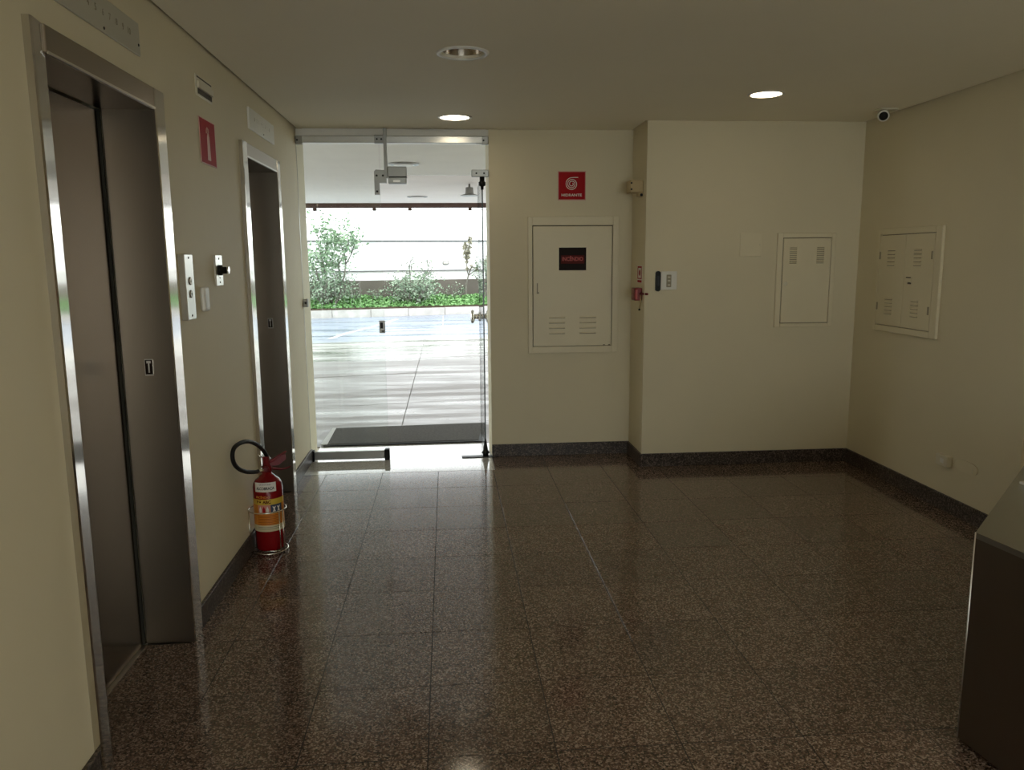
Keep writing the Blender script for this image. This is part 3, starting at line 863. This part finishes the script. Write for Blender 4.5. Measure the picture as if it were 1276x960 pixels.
# hydrant cabinet
t = thing('hydrant_cabinet', (2.01, D1, 0.80), 'cream hydrant cabinet with INCÊNDIO plate set in the back wall', 'hydrant cabinet')
fr = back_wall(D1)
x0, x1, z0, z1 = 1.670, 2.357, 0.802, 1.826
fr.box(x0, 1.703, z0, z1, 0, 0.022, bev=0.003); fr.box(2.311, x1, z0, z1, 0, 0.022, bev=0.003)
fr.box(1.700, 2.314, 1.760, z1, 0, 0.022, bev=0.003); fr.box(1.700, 2.314, z0, 0.853, 0, 0.022, bev=0.003)
fr.build('frame', M['cabinet'], t)
back_wall(D1).box(1.703, 2.311, 0.853, 1.760, 0, 0.004).build('inner_gap', M['slot'], t)
dr = back_wall(D1).box(1.708, 2.306, 0.857, 1.754, 0.004, 0.020, bev=0.002).build('door', M['cabinet'], t)
fd = lambda: back_wall(D1 - 0.020)
louver(fd, dr, 1.828, 1.950, 1.072, 4, 0.040)
louver(fd, dr, 2.062, 2.188, 1.072, 4, 0.040)
lt = back_wall(D1 - 0.020)
lt.box(1.735, 1.743, 1.265, 1.335, 0, 0.006, bev=0.002); lt.box(1.735, 1.752, 1.255, 1.268, 0, 0.004, bev=0.001)
lt.build('latch', M['grey_switch'], dr)
sg = back_wall(D1 - 0.020).box(1.903, 2.109, 1.428, 1.597, 0, 0.003).build('warning_plate', M['sign_black'], dr)
sg['label'] = 'black plate reading INCÊNDIO in red'
# third level only: lettering shares the plate's face, so it is joined to it
pl2 = back_wall(D1 - 0.023).box(1.918, 2.094, 1.478, 1.540, 0, 0.0005).build('warning_band', M['sign_maroon'], dr)
back_wall(D1 - 0.0235).text('INCÊNDIO', 0.040, 2.006, 1.511, 0.0006, depth=0.0003, width=0.158, bold=0.0009).build('warning_lettering', M['letter_red'], dr)
for x_ in (2.245, 2.285):
    back_wall(D1).box(x_, x_ + 0.014, 0.858, 0.864, 0.019, 0.0206).build('paint_chip', M['slot'], t)

# siren box, call point and sticker on the return of the boxed-out wall
t = thing('siren_box', (XC, 5.68, 1.99), 'small beige alarm box high on the return wall corner', 'alarm box')
MB().box(XC - 0.095, XC, 5.62, 5.74, 1.975, 2.06, bev=0.004).build('body', M['beige_plastic'], t)
for z in (2.04, 1.997):
    MB().lathe((XC - 0.085, 5.62, z), (0, -1, 0), [(0, 0.007), (0.002, 0.006)], 10).build('screw', M['black'], t)
MB().box(XC - 0.034, XC, 5.625, 5.69, 1.947, 1.975, bev=0.003).build('cable_gland', M['beige_plastic'], t)
MB().lathe((XC - 0.012, 5.63, 1.958), (0, -1, 0), [(0, 0.010), (0.008, 0.010)], 10).build('plug', M['black'], t)
t = thing('fire_call_point', (XC, 5.66, 1.21), 'red fire alarm call point with hanging hammer on the return wall', 'fire alarm')
MB().box(XC - 0.055, XC, 5.60, 5.70, 1.212, 1.303, bev=0.004).build('body', M['red'], t)
MB().box(XC - 0.047, XC - 0.034, 5.597, 5.60, 1.222, 1.290).build('rim', M['letter_red'], t)
MB().cyl((XC - 0.012, 5.595, 1.262), (XC + 0.02 - 0.004, 5.51, 1.262), 0.008, 10).build('hammer', M['red_dark'], t)
MB().tube([(XC - 0.012, 5.598, 1.255), (XC - 0.010, 5.596, 1.20), (XC - 0.018, 5.60, 1.15)], 0.0035, 6).build('chain', M['beige_plastic'], t)
MB().lathe((XC - 0.018, 5.60, 1.155), (0, 0, -1), [(0, 0.004), (0.006, 0.008), (0.014, 0.006)], 10).build('chain_end', M['black'], t)
t = thing('call_point_sticker', (XC, 5.64, 1.33), 'narrow red and white sticker above the red call point', 'sticker')
ms = lambda: MB((XC, 0, 0), (0, -1, 0), (0, 0, 1), (-1, 0, 0))
ms().box(-5.745, -5.605, 1.335, 1.462, 0, 0.002).build('panel', M['sign_white'], t)
m_ = ms()
m_.box(-5.735, -5.615, 1.445, 1.457, 0.002, 0.003); m_.box(-5.735, -5.615, 1.365, 1.372, 0.002, 0.003)
m_.box(-5.735, -5.72, 1.372, 1.445, 0.002, 0.003); m_.box(-5.63, -5.615, 1.372, 1.445, 0.002, 0.003)
m_.lathe((-5.675, 1.41, 0.002), (0, 0, 1), [(0, 0.022), (0.001, 0.022)], 16)
m_.box(-5.735, -5.615, 1.340, 1.357, 0.002, 0.003)
m_.build('print', M['sign_red'], t)

# reader and switch on the boxed-out wall
t = thing('card_reader', (2.553, D2, 1.28), 'slim black vertical oval reader beside the white switch plate', 'reader')
rd = back_wall(D2)
pts = []
for k in range(24):
    a = 2 * math.pi * k / 24
    pts.append((2.553 + 0.017 * math.cos(a), 1.352 + (0.055 if math.sin(a) >= 0 else -0.055) + 0.017 * math.sin(a)))
rd.prism(pts, 0, 0.022).build('body', M['black'], t)
back_wall(D2).box(2.545, 2.561, 1.32, 1.39, 0.022, 0.0235, bev=0.0005).build('window', M['ink'], t)
t = thing('light_switch', (2.63, D2, 1.286), 'white switch plate with a beige rocker on the boxed-out wall', 'switch')
back_wall(D2).box(2.576, 2.692, 1.291, 1.421, 0, 0.008, bev=0.003).build('plate', M['white_plastic'], t)
rk = back_wall(D2).box(2.615, 2.650, 1.310, 1.397, 0.008, 0.013, bev=0.002).build('rocker', M['grey_switch'], t)
for z in (1.38, 1.355, 1.325):
    back_wall(D2).box(2.624, 2.642, z - 0.004, z + 0.004, 0.013, 0.0145).build('marking', M['plate_cream'], rk)
t = thing('blank_plate', (3.22, D2, 1.52), 'square blank cover plate left of the small panel door', 'cover plate')
back_wall(D2).box(3.144, 3.302, 1.521, 1.686, 0, 0.006, bev=0.002).build('plate', M['cabinet'], t)
for x_ in (3.156, 3.29):
    back_wall(D2).lathe((x_, 1.6035, 0.006), (0, 0, 1), [(0, 0.005), (0.0015, 0.004)], 10).build('screw', M['plate_cream'], t)

t = thing('electrical_panel', (3.63, D2, 1.01), 'single-door cream electrical panel with two top louvers on the boxed-out wall', 'electrical panel')
fr = back_wall(D2)
fr.box(3.415, 3.456, 1.012, 1.684, 0, 0.016, bev=0.003); fr.box(3.816, 3.848, 1.012, 1.684, 0, 0.016, bev=0.003)
fr.box(3.454, 3.818, 1.650, 1.684, 0, 0.016, bev=0.003); fr.box(3.454, 3.818, 1.012, 1.040, 0, 0.016, bev=0.003)
fr.build('frame', M['cabinet'], t)
back_wall(D2).box(3.456, 3.816, 1.040, 1.650, 0, 0.004).build('inner_gap', M['slot'], t)
dr = back_wall(D2).box(3.461, 3.812, 1.044, 1.646, 0.004, 0.015, bev=0.0015).build('door', M['cabinet'], t)
fd = lambda: back_wall(D2 - 0.015)
louver(fd, dr, 3.508, 3.560, 1.580, 9, 0.0135, 0.005, 0.005)
louver(fd, dr, 3.708, 3.762, 1.580, 9, 0.0135, 0.005, 0.005)
back_wall(D2 - 0.015).lathe((3.487, 1.325, 0), (0, 0, 1), [(0, 0.014), (0.003, 0.014), (0.004, 0.010)], 16).build('lock', M['plate_cream'], dr)

# ------------------------------------------------------------------ right wall
t = thing('electrical_panel', (W, 4.89, 1.01), 'double-door cream electrical panel with four louver groups on the right wall', 'electrical panel')
R_ = lambda: right_wall(0)
fr = R_()
fr.box(-5.245, -5.215, 1.012, 1.696, 0, 0.020, bev=0.003); fr.box(-4.600, -4.533, 1.012, 1.696, 0, 0.020, bev=0.003)
fr.box(-5.217, -4.598, 1.657, 1.696, 0, 0.020, bev=0.003); fr.box(-5.217, -4.598, 1.012, 1.052, 0, 0.020, bev=0.003)
fr.build('frame', M['cabinet'], t)
R_().box(-5.215, -4.600, 1.052, 1.657, 0, 0.004).build('inner_gap', M['slot'], t)
da = R_().box(-5.211, -4.909, 1.056, 1.653, 0.004, 0.019, bev=0.0015).build('door', M['cabinet'], t)
db = R_().box(-4.906, -4.604, 1.056, 1.653, 0.004, 0.019, bev=0.0015).build('door', M['cabinet'], t)
fd = lambda: right_wall(0, 0, W - 0.019)
louver(fd, da, -5.11, -5.025, 1.552, 5, 0.024, 0.010, 0.008)
louver(fd, da, -5.11, -5.025, 1.230, 5, 0.024, 0.010, 0.008)
louver(fd, db, -4.81, -4.73, 1.552, 5, 0.024, 0.010, 0.008)
louver(fd, db, -4.81, -4.73, 1.230, 5, 0.024, 0.010, 0.008)
for p_, a in ((da, -5.207), (db, -4.625)):
    for z in (1.52, 1.18):
        fd().box(a, a + 0.014, z - 0.025, z + 0.025, 0, 0.006, bev=0.002).build('hinge', M['grey_switch'], p_)
lk = fd(); lk.box(-4.875, -4.815, 1.345, 1.385, 0, 0.005, bev=0.002)
lk.build('latch', M['cabinet'], db)
lk = fd(); lk.box(-4.87, -4.82, 1.376, 1.383, 0.004, 0.007); lk.box(-4.85, -4.82, 1.338, 1.350, 0.0, 0.007)
lk.build('latch_slot', M['slot'], db)

t = thing('wall_outlet', (W, 4.36, 0.275), 'white square wall outlet low on the right wall', 'outlet')
R_().box(-4.415, -4.305, 0.272, 0.336, 0, 0.032, bev=0.003).build('plate', M['plate_cream'], t)
R_().box(-4.37, -4.335, 0.290, 0.318, 0.032, 0.0335, bev=0.0005).build('socket', M['white_plastic'], t)
t = thing('round_cover_plate', (W, 4.17, 0.27), 'flat rounded cover plate beside the low wall outlet', 'cover plate')
pts = []
for k in range(28):
    a = 2 * math.pi * k / 28
    pts.append((-4.17 + 0.098 * math.copysign(abs(math.cos(a)) ** 0.7, math.cos(a)), 0.310 + 0.034 * math.copysign(abs(math.sin(a)) ** 0.7, math.sin(a))))
R_().prism(pts, 0, 0.006).build('plate', M['cabinet'], t)
R_().box(-4.115, -4.108, 0.285, 0.312, 0.006, 0.008).build('tab', M['plate_cream'], t)

# ------------------------------------------------------------------ steel desk at the right edge
t = thing('steel_desk', (3.1, 1.9, 0), 'low brushed steel reception desk cut off by the right edge', 'desk')
poly = [(2.635, 2.150), (3.62, 3.150), (3.90, 3.0), (3.90, 0.9), (2.80, 0.9)]
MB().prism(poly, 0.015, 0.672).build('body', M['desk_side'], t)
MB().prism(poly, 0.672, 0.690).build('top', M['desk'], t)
MB().prism([(p[0] + (3.3 - p[0]) * 0.03, p[1] + (1.9 - p[1]) * 0.03) for p in poly], 0.0, 0.016).build('plinth', M['black'], t)
MB().tube([(2.636, 2.150, 0.016), (2.636, 2.150, 0.69)], 0.0028, 6).build('edge_strip', M['steel_plate'], t)
t = thing('paper_clip_tray', (3.18, 2.60, 0.69), 'small shiny tray on the far edge of the steel desk', 'tray')
MB().box(3.13, 3.30, 2.52, 2.62, 0.690, 0.700, bev=0.002).build('base', M['steel_plate'], t)
MB().prism([(3.15, 2.55), (3.30, 2.55), (3.30, 2.61), (3.20, 2.61)], 0.700, 0.725).build('insert', M['black'], t)

# ------------------------------------------------------------------ outside
SH = 0.22
def Ey(x, t_): return t_ + SH * x
XL, XR = -12.0, 14.0
def shear_slab(name, mat, parent, xa, xb, ta, tb_, z0, z1, gap=0.0, near=None, kind=None):
    m_ = MB()
    xa += gap; xb -= gap; ta += gap; tb_ -= gap
    if near is not None:
        poly = [(xa, near), (xb, near), (xb, Ey(xb, tb_)), (xa, Ey(xa, tb_))]
    else:
        poly = [(xa, Ey(xa, ta)), (xb, Ey(xb, ta)), (xb, Ey(xb, tb_)), (xa, Ey(xa, tb_))]
    return m_.prism(poly, z0, z1).build(name, mat, parent, kind)
yard = MB().box(-40, 40, 6.4, 60, -0.12, -0.012).build('floor_outside', M['curb'], None, 'structure')
yard['label'] = 'paved driveway outside the glass entrance'
yard['_base'] = (0, 0, 0)
# concrete slabs under the canopy
cols = [-9.4, -6.9, -4.4, -1.9, 0.62, 3.1, 5.6, 8.1, 10.6]
rows = [(None, 8.25), (8.25, 10.5), (10.5, 12.2), (12.2, 15.1)]
for r0, r1 in rows:
    for a, b in zip(cols, cols[1:]):
        if r0 is None:
            if Ey(a, r1) < 6.7: continue
            s_ = shear_slab('concrete_slab', M['concrete'], yard, a, b, 0, r1, -0.02, -0.001 + random.uniform(-.002, .002), 0.004, near=6.425)
        else:
            if Ey(a, r0) < 6.5:
                continue
            s_ = shear_slab('concrete_slab', M['concrete_skylit'] if r1 > 15 else M['concrete'], yard, a, b, r0, r1, -0.02, -0.001 + random.uniform(-.002, .002), 0.004)
shear_slab('concrete_margin', M['concrete'], yard, XL - 10, -9.4, 4.5, 15.1, -0.02, -0.003)
shear_slab('concrete_margin', M['concrete'], yard, 10.6, XR + 12, 6.5, 15.1, -0.02, -0.003)
# asphalt lane
for a, b in ((XL - 14, 0.95), (0.95, XR + 16)):
    shear_slab('asphalt_strip', M['asphalt'], yard, a, b, 15.1, 21.77, -0.02, -0.005, 0.01)
cr = MB()
for (xa, ya), (xb, yb) in (((-0.25, 20.6), (-0.6, 18.6)), ((-0.6, 18.6), (-1.05, 16.8)), ((-1.05, 16.8), (-1.25, 15.6))):
    cr.prism([(xa - 0.05, ya), (xa + 0.05, ya), (xb + 0.05, yb), (xb - 0.05, yb)], -0.006, -0.002)
cr.build('patched_crack', M['curb'], yard)
# kerb stones
ks = None
x = -11.0
while x < 12.5:
    ln = 1.0
    shear_slab('curb_stone', M['curb'], yard, x, x + ln, 21.77, 21.93, -0.07, 0.195 + random.uniform(-0.004, 0.004), 0.006)
    x += ln
# planting bed
bed = shear_slab('trim_3', M['soil'], None, XL - 12, XR + 12, 21.93, 23.45, -0.05, 0.24, kind='structure')
gc = MB(); rng = random.Random(3)
bmg = gc.bm
for k in range(17000):
    x = rng.uniform(-8, 9); tt = rng.uniform(0.0, 1.42)
    z = 0.25 + 0.24 * min(1, tt / 0.9) * rng.uniform(0.5, 1.05) + 0.03 * math.sin(x * 3.1) * tt
    c = Vector((x, Ey(x, 21.98 + tt), z))
    d = Vector((rng.uniform(-1, 1), rng.uniform(-1, 1), rng.uniform(-0.2, 0.9))).normalized()
    e = d.cross(Vector((rng.uniform(-1, 1), rng.uniform(-1, 1), rng.uniform(-1, 1)))).normalized()
    l_, w_ = rng.uniform(0.05, 0.10), rng.uniform(0.025, 0.045)
    vs = [bmg.verts.new(p) for p in (c - d * l_ * 0.5, c + e * w_, c + d * l_ * 0.5, c - e * w_)]
    bmg.faces.new(vs)
g_ = gc.build('groundcover', M['groundcover'])
tag(g_, 'bright green ground cover in the bed behind the kerb', 'plants', kind='stuff')
# walls behind the bed
pw_ = thing('planter_wall', (0, Ey(0, 23.45), 0), 'low grey-brown retaining wall behind the green bed', 'wall')
shear_slab('wall_face', M['planter'], pw_, XL - 12, XR + 12, 23.45, 23.65, 0.0, 0.93)
bwl = thing('boundary_wall', (0, Ey(0, 25.0), 0), 'bright white boundary wall across the driveway with dark coping', 'wall')
shear_slab('wall_face', M['white_wall'], bwl, XL - 16, XR + 16, 25.0, 25.2, 0.0, 2.07)
shear_slab('coping', M['coping'], bwl, XL - 16, XR + 16, 24.96, 25.24, 2.07, 2.115)
shear_slab('ledge', M['coping'], bwl, XL - 16, XR + 16, 24.93, 25.0, 1.17, 1.195)
t = thing('wall_lamp', (1.0, Ey(1.0, 24.9), 1.4), 'small dark bulkhead lamp on the white boundary wall', 'lamp')
MB().box(0.95, 1.15, Ey(1, 24.93), Ey(1, 25.02), 1.37, 1.46, bev=0.01).build('housing', M['patch'], t)
MB().box(0.98, 1.12, Ey(1, 24.92), Ey(1, 24.94), 1.395, 1.435).build('diffuser', M['white_plastic'], t)

# canopy
MB().box(-3.4, 4.2, 6.41, 14.3, 2.5, 2.75).build('ceiling_outside', M['soffit'], None, 'structure')
MB().box(-3.4, 4.2, 6.25, 6.41, 2.44, 2.75).build('trim_4', M['soffit'], None, 'structure')
t = thing('canopy_beam', (0, 14.3, 2.42), 'dark brown beam along the front edge of the canopy', 'beam')
bx('beam', M['beam'], t, -3.4, 4.2, 14.25, 14.45, 2.425, 2.52)
bx('rail', M['patch'], t, -3.4, 4.2, 14.28, 14.31, 2.385, 2.395)
for x in (-1.21, -0.18, 0.44, 1.5):
    bx('bracket', M['beam'], t, x - 0.03, x + 0.03, 14.26, 14.33, 2.37, 2.43)
for k, (x, y, lb_) in enumerate(((0.641, 8.47, 'nearer round canopy light seen through the glass'), (0.627, 12.79, 'farther round canopy light seen through the glass'))):
    t = thing('canopy_light', (x, y, 2.5), lb_, 'ceiling light')
    MB().lathe((x, y, 2.5), (0, 0, -1), [(0, 0.16), (0.012, 0.16), (0.018, 0.13)], 30).build('ring', M['patch'], t)
    MB().lathe((x, y, 2.483), (0, 0, -1), [(0, 0.11), (0.006, 0.10)], 30).build('diffuser', M['white_plastic'], t)
t = thing('pendant_bell', (1.40, 10.7, 2.3), 'small grey bell-shaped pendant under the canopy beside the open glass door', 'lamp')
MB().lathe((1.385, 10.7, 2.5), (0, 0, -1), [(0, 0.012), (0.04, 0.014), (0.045, 0.05), (0.12, 0.055), (0.13, 0.06), (0.145, 0.12), (0.155, 0.125)], 20).build('shade', M['patch'], t)

# facade beside the entrance, outside
MB().box(-12, -0.6, 5.9, 6.25, -0.05, 2.75).build('wall_facade_left', M['facade'], None, 'structure')
MB().box(6.0, 14, 5.9, 6.4, -0.05, 2.75).build('wall_facade_right', M['facade'], None, 'structure')

# ------------------------------------------------------------------ plants outside
def branchy(name, base, label, cat, height, spread, stems, leaf_mat, nleaf, leaf, seed, clear=0.25, shoots=(), lean=(0, 0), group=None):
    """several stems that fork; leaves in tufts along the outer twigs"""
    rg = random.Random(seed)
    t = thing(name, base, label, cat, group)
    base = Vector(base)
    wood = MB(); tips = []
    def grow(p, d, ln, r, depth):
        pts = [p]; q = p.copy(); dd = d.copy()
        for k in range(4):
            dd = (dd + Vector((rg.uniform(-.25, .25), rg.uniform(-.25, .25), rg.uniform(-.05, .18)))).normalized()
            q = q + dd * ln / 4
            q.y = min(q.y, 23.30 + SH * q.x)
            pts.append(q.copy())
            if depth < 2 or k > 1: tips.append((q.copy(), depth))
        wood.tube(pts, r, 5, radii=[r, r * .9, r * .8, r * .7, r * .55])
        if depth > 0:
            for k in range(rg.choice((2, 3, 3))):
                nd = (dd + Vector((rg.uniform(-.9, .9), rg.uniform(-.9, .9), rg.uniform(-.1, .5)))).normalized()
                grow(pts[rg.choice((2, 3, 4))], nd, ln * rg.uniform(.5, .75), r * .55, depth - 1)
    for k in range(stems):
        a = 2 * math.pi * k / stems + rg.uniform(-.4, .4)
        s_ = spread / height
        d = Vector((math.cos(a) * s_ * rg.uniform(.4, 1.1) + lean[0], math.sin(a) * s_ * rg.uniform(.4, 1.1) + lean[1], 1)).normalized()
        if stems == 1: d = Vector((lean[0], lean[1], 1)).normalized()
        grow(base + Vector((math.cos(a), math.sin(a), 0)) * 0.06 * (stems > 1), d, height * .52, 0.012 + 0.009 * height, 2)
    wood.build('stem', M['bark'], t)
    fol = MB(); b = fol.bm
    tl = [p for p, dep in tips if p.z > base.z + height * clear]
    for k in range(nleaf):
        p = rg.choice(tl) + Vector((rg.gauss(0, 1), rg.gauss(0, 1), rg.gauss(0, .8))) * spread * 0.09
        p.y = min(p.y, 23.36 + SH * p.x - rg.uniform(0, .15))
        d = Vector((rg.uniform(-1, 1), rg.uniform(-1, 1), rg.uniform(-.6, .6))).normalized()
        e = d.cross(Vector((rg.uniform(-1, 1), rg.uniform(-1, 1), rg.uniform(-1, 1)))).normalized()
        l_ = leaf * rg.uniform(.6, 1.2)
        b.faces.new([b.verts.new(q) for q in (p - d * l_ / 2, p + e * l_ * .3, p + d * l_ / 2, p - e * l_ * .3)])
    fol.build('foliage', leaf_mat, t, 'stuff')
    return t
def bedz(x, off): return (x, Ey(x, 21.95 + off), 0.24)
branchy('tree', bedz(-2.1, 0.7), 'sparse leafy young tree rising at the left of the green bed', 'tree', 2.35, 1.5, 5, M['tree'], 1900, 0.11, 11, 0.3)
branchy('shrub', bedz(-2.15, 0.5), 'loose grey-green shrub at the foot of the sparse left tree', 'shrub', 1.05, 1.5, 10, M['shrub'], 1300, 0.08, 12, 0.2)
branchy('shrub', bedz(0.12, 0.55), 'wide dome-shaped grey-green shrub in the middle of the bed', 'shrub', 0.98, 1.9, 14, M['shrub'], 1900, 0.08, 13, 0.25)
branchy('shoot', bedz(0.05, 0.6), 'thin upright shoot rising out of the middle shrub', 'plant', 1.5, 0.25, 2, M['shrub'], 110, 0.07, 14, 0.4)
branchy('tree', bedz(1.68, 1.1), 'slim young tree with a small dry crown at the right of the bed', 'tree', 2.15, 0.36, 1, M['tree_dry'], 700, 0.09, 15, 0.42)
branchy('shrub', bedz(2.15, 0.8), 'narrow upright shrub at the right end beside the open door', 'shrub', 1.5, 0.4, 4, M['shrub'], 330, 0.075, 16, 0.2)
for k, (x, s_) in enumerate(((-0.9, 21), (1.3, 22), (-1.5, 23))):
    branchy('low_plant', bedz(x, 0.95), ('small grey-green plant left of the middle shrub', 'small grey-green plant left of the slim tree', 'small grey-green plant right of the left shrub')[k], 'plant', 0.62, 0.35, 4, M['shrub'], 130, 0.06, s_, 0.2)

# ------------------------------------------------------------------ ceiling opening for the unlit downlight
ceil = bpy.data.objects['ceiling']
bmc = bmesh.new(); bmc.from_mesh(ceil.data)
bmesh.ops.delete(bmc, geom=bmc.verts[:], context='VERTS')
outer = [(g, YB), (W + 0.5, YB), (W + 0.5, 3.757), (W - g, 3.757), (W - g, D2), (XC - g, D2), (XC - g, D1), (g, D1)]
ov = [bmc.verts.new((a, b, H)) for a, b in outer]
hv = [bmc.verts.new((HOLE[0] + HOLE[2] * math.cos(2 * math.pi * k / 40), HOLE[1] + HOLE[2] * math.sin(2 * math.pi * k / 40), H)) for k in range(40)]
ed = [bmc.edges.new((ov[k], ov[(k + 1) % 8])) for k in range(8)] + [bmc.edges.new((hv[k], hv[(k + 1) % 40])) for k in range(40)]
bmesh.ops.triangle_fill(bmc, edges=ed, use_beauty=True, use_dissolve=False)
bmesh.ops.recalc_face_normals(bmc, faces=bmc.faces[:])
for f in bmc.faces:
    if f.normal.z > 0: f.normal_flip()
ret = bmesh.ops.extrude_face_region(bmc, geom=bmc.faces[:])
bmesh.ops.translate(bmc, vec=(0, 0, 0.012), verts=[v for v in ret['geom'] if isinstance(v, bmesh.types.BMVert)])
bmc.to_mesh(ceil.data); bmc.free()

for o in bpy.data.objects:
    if '_base' in o: del o['_base']
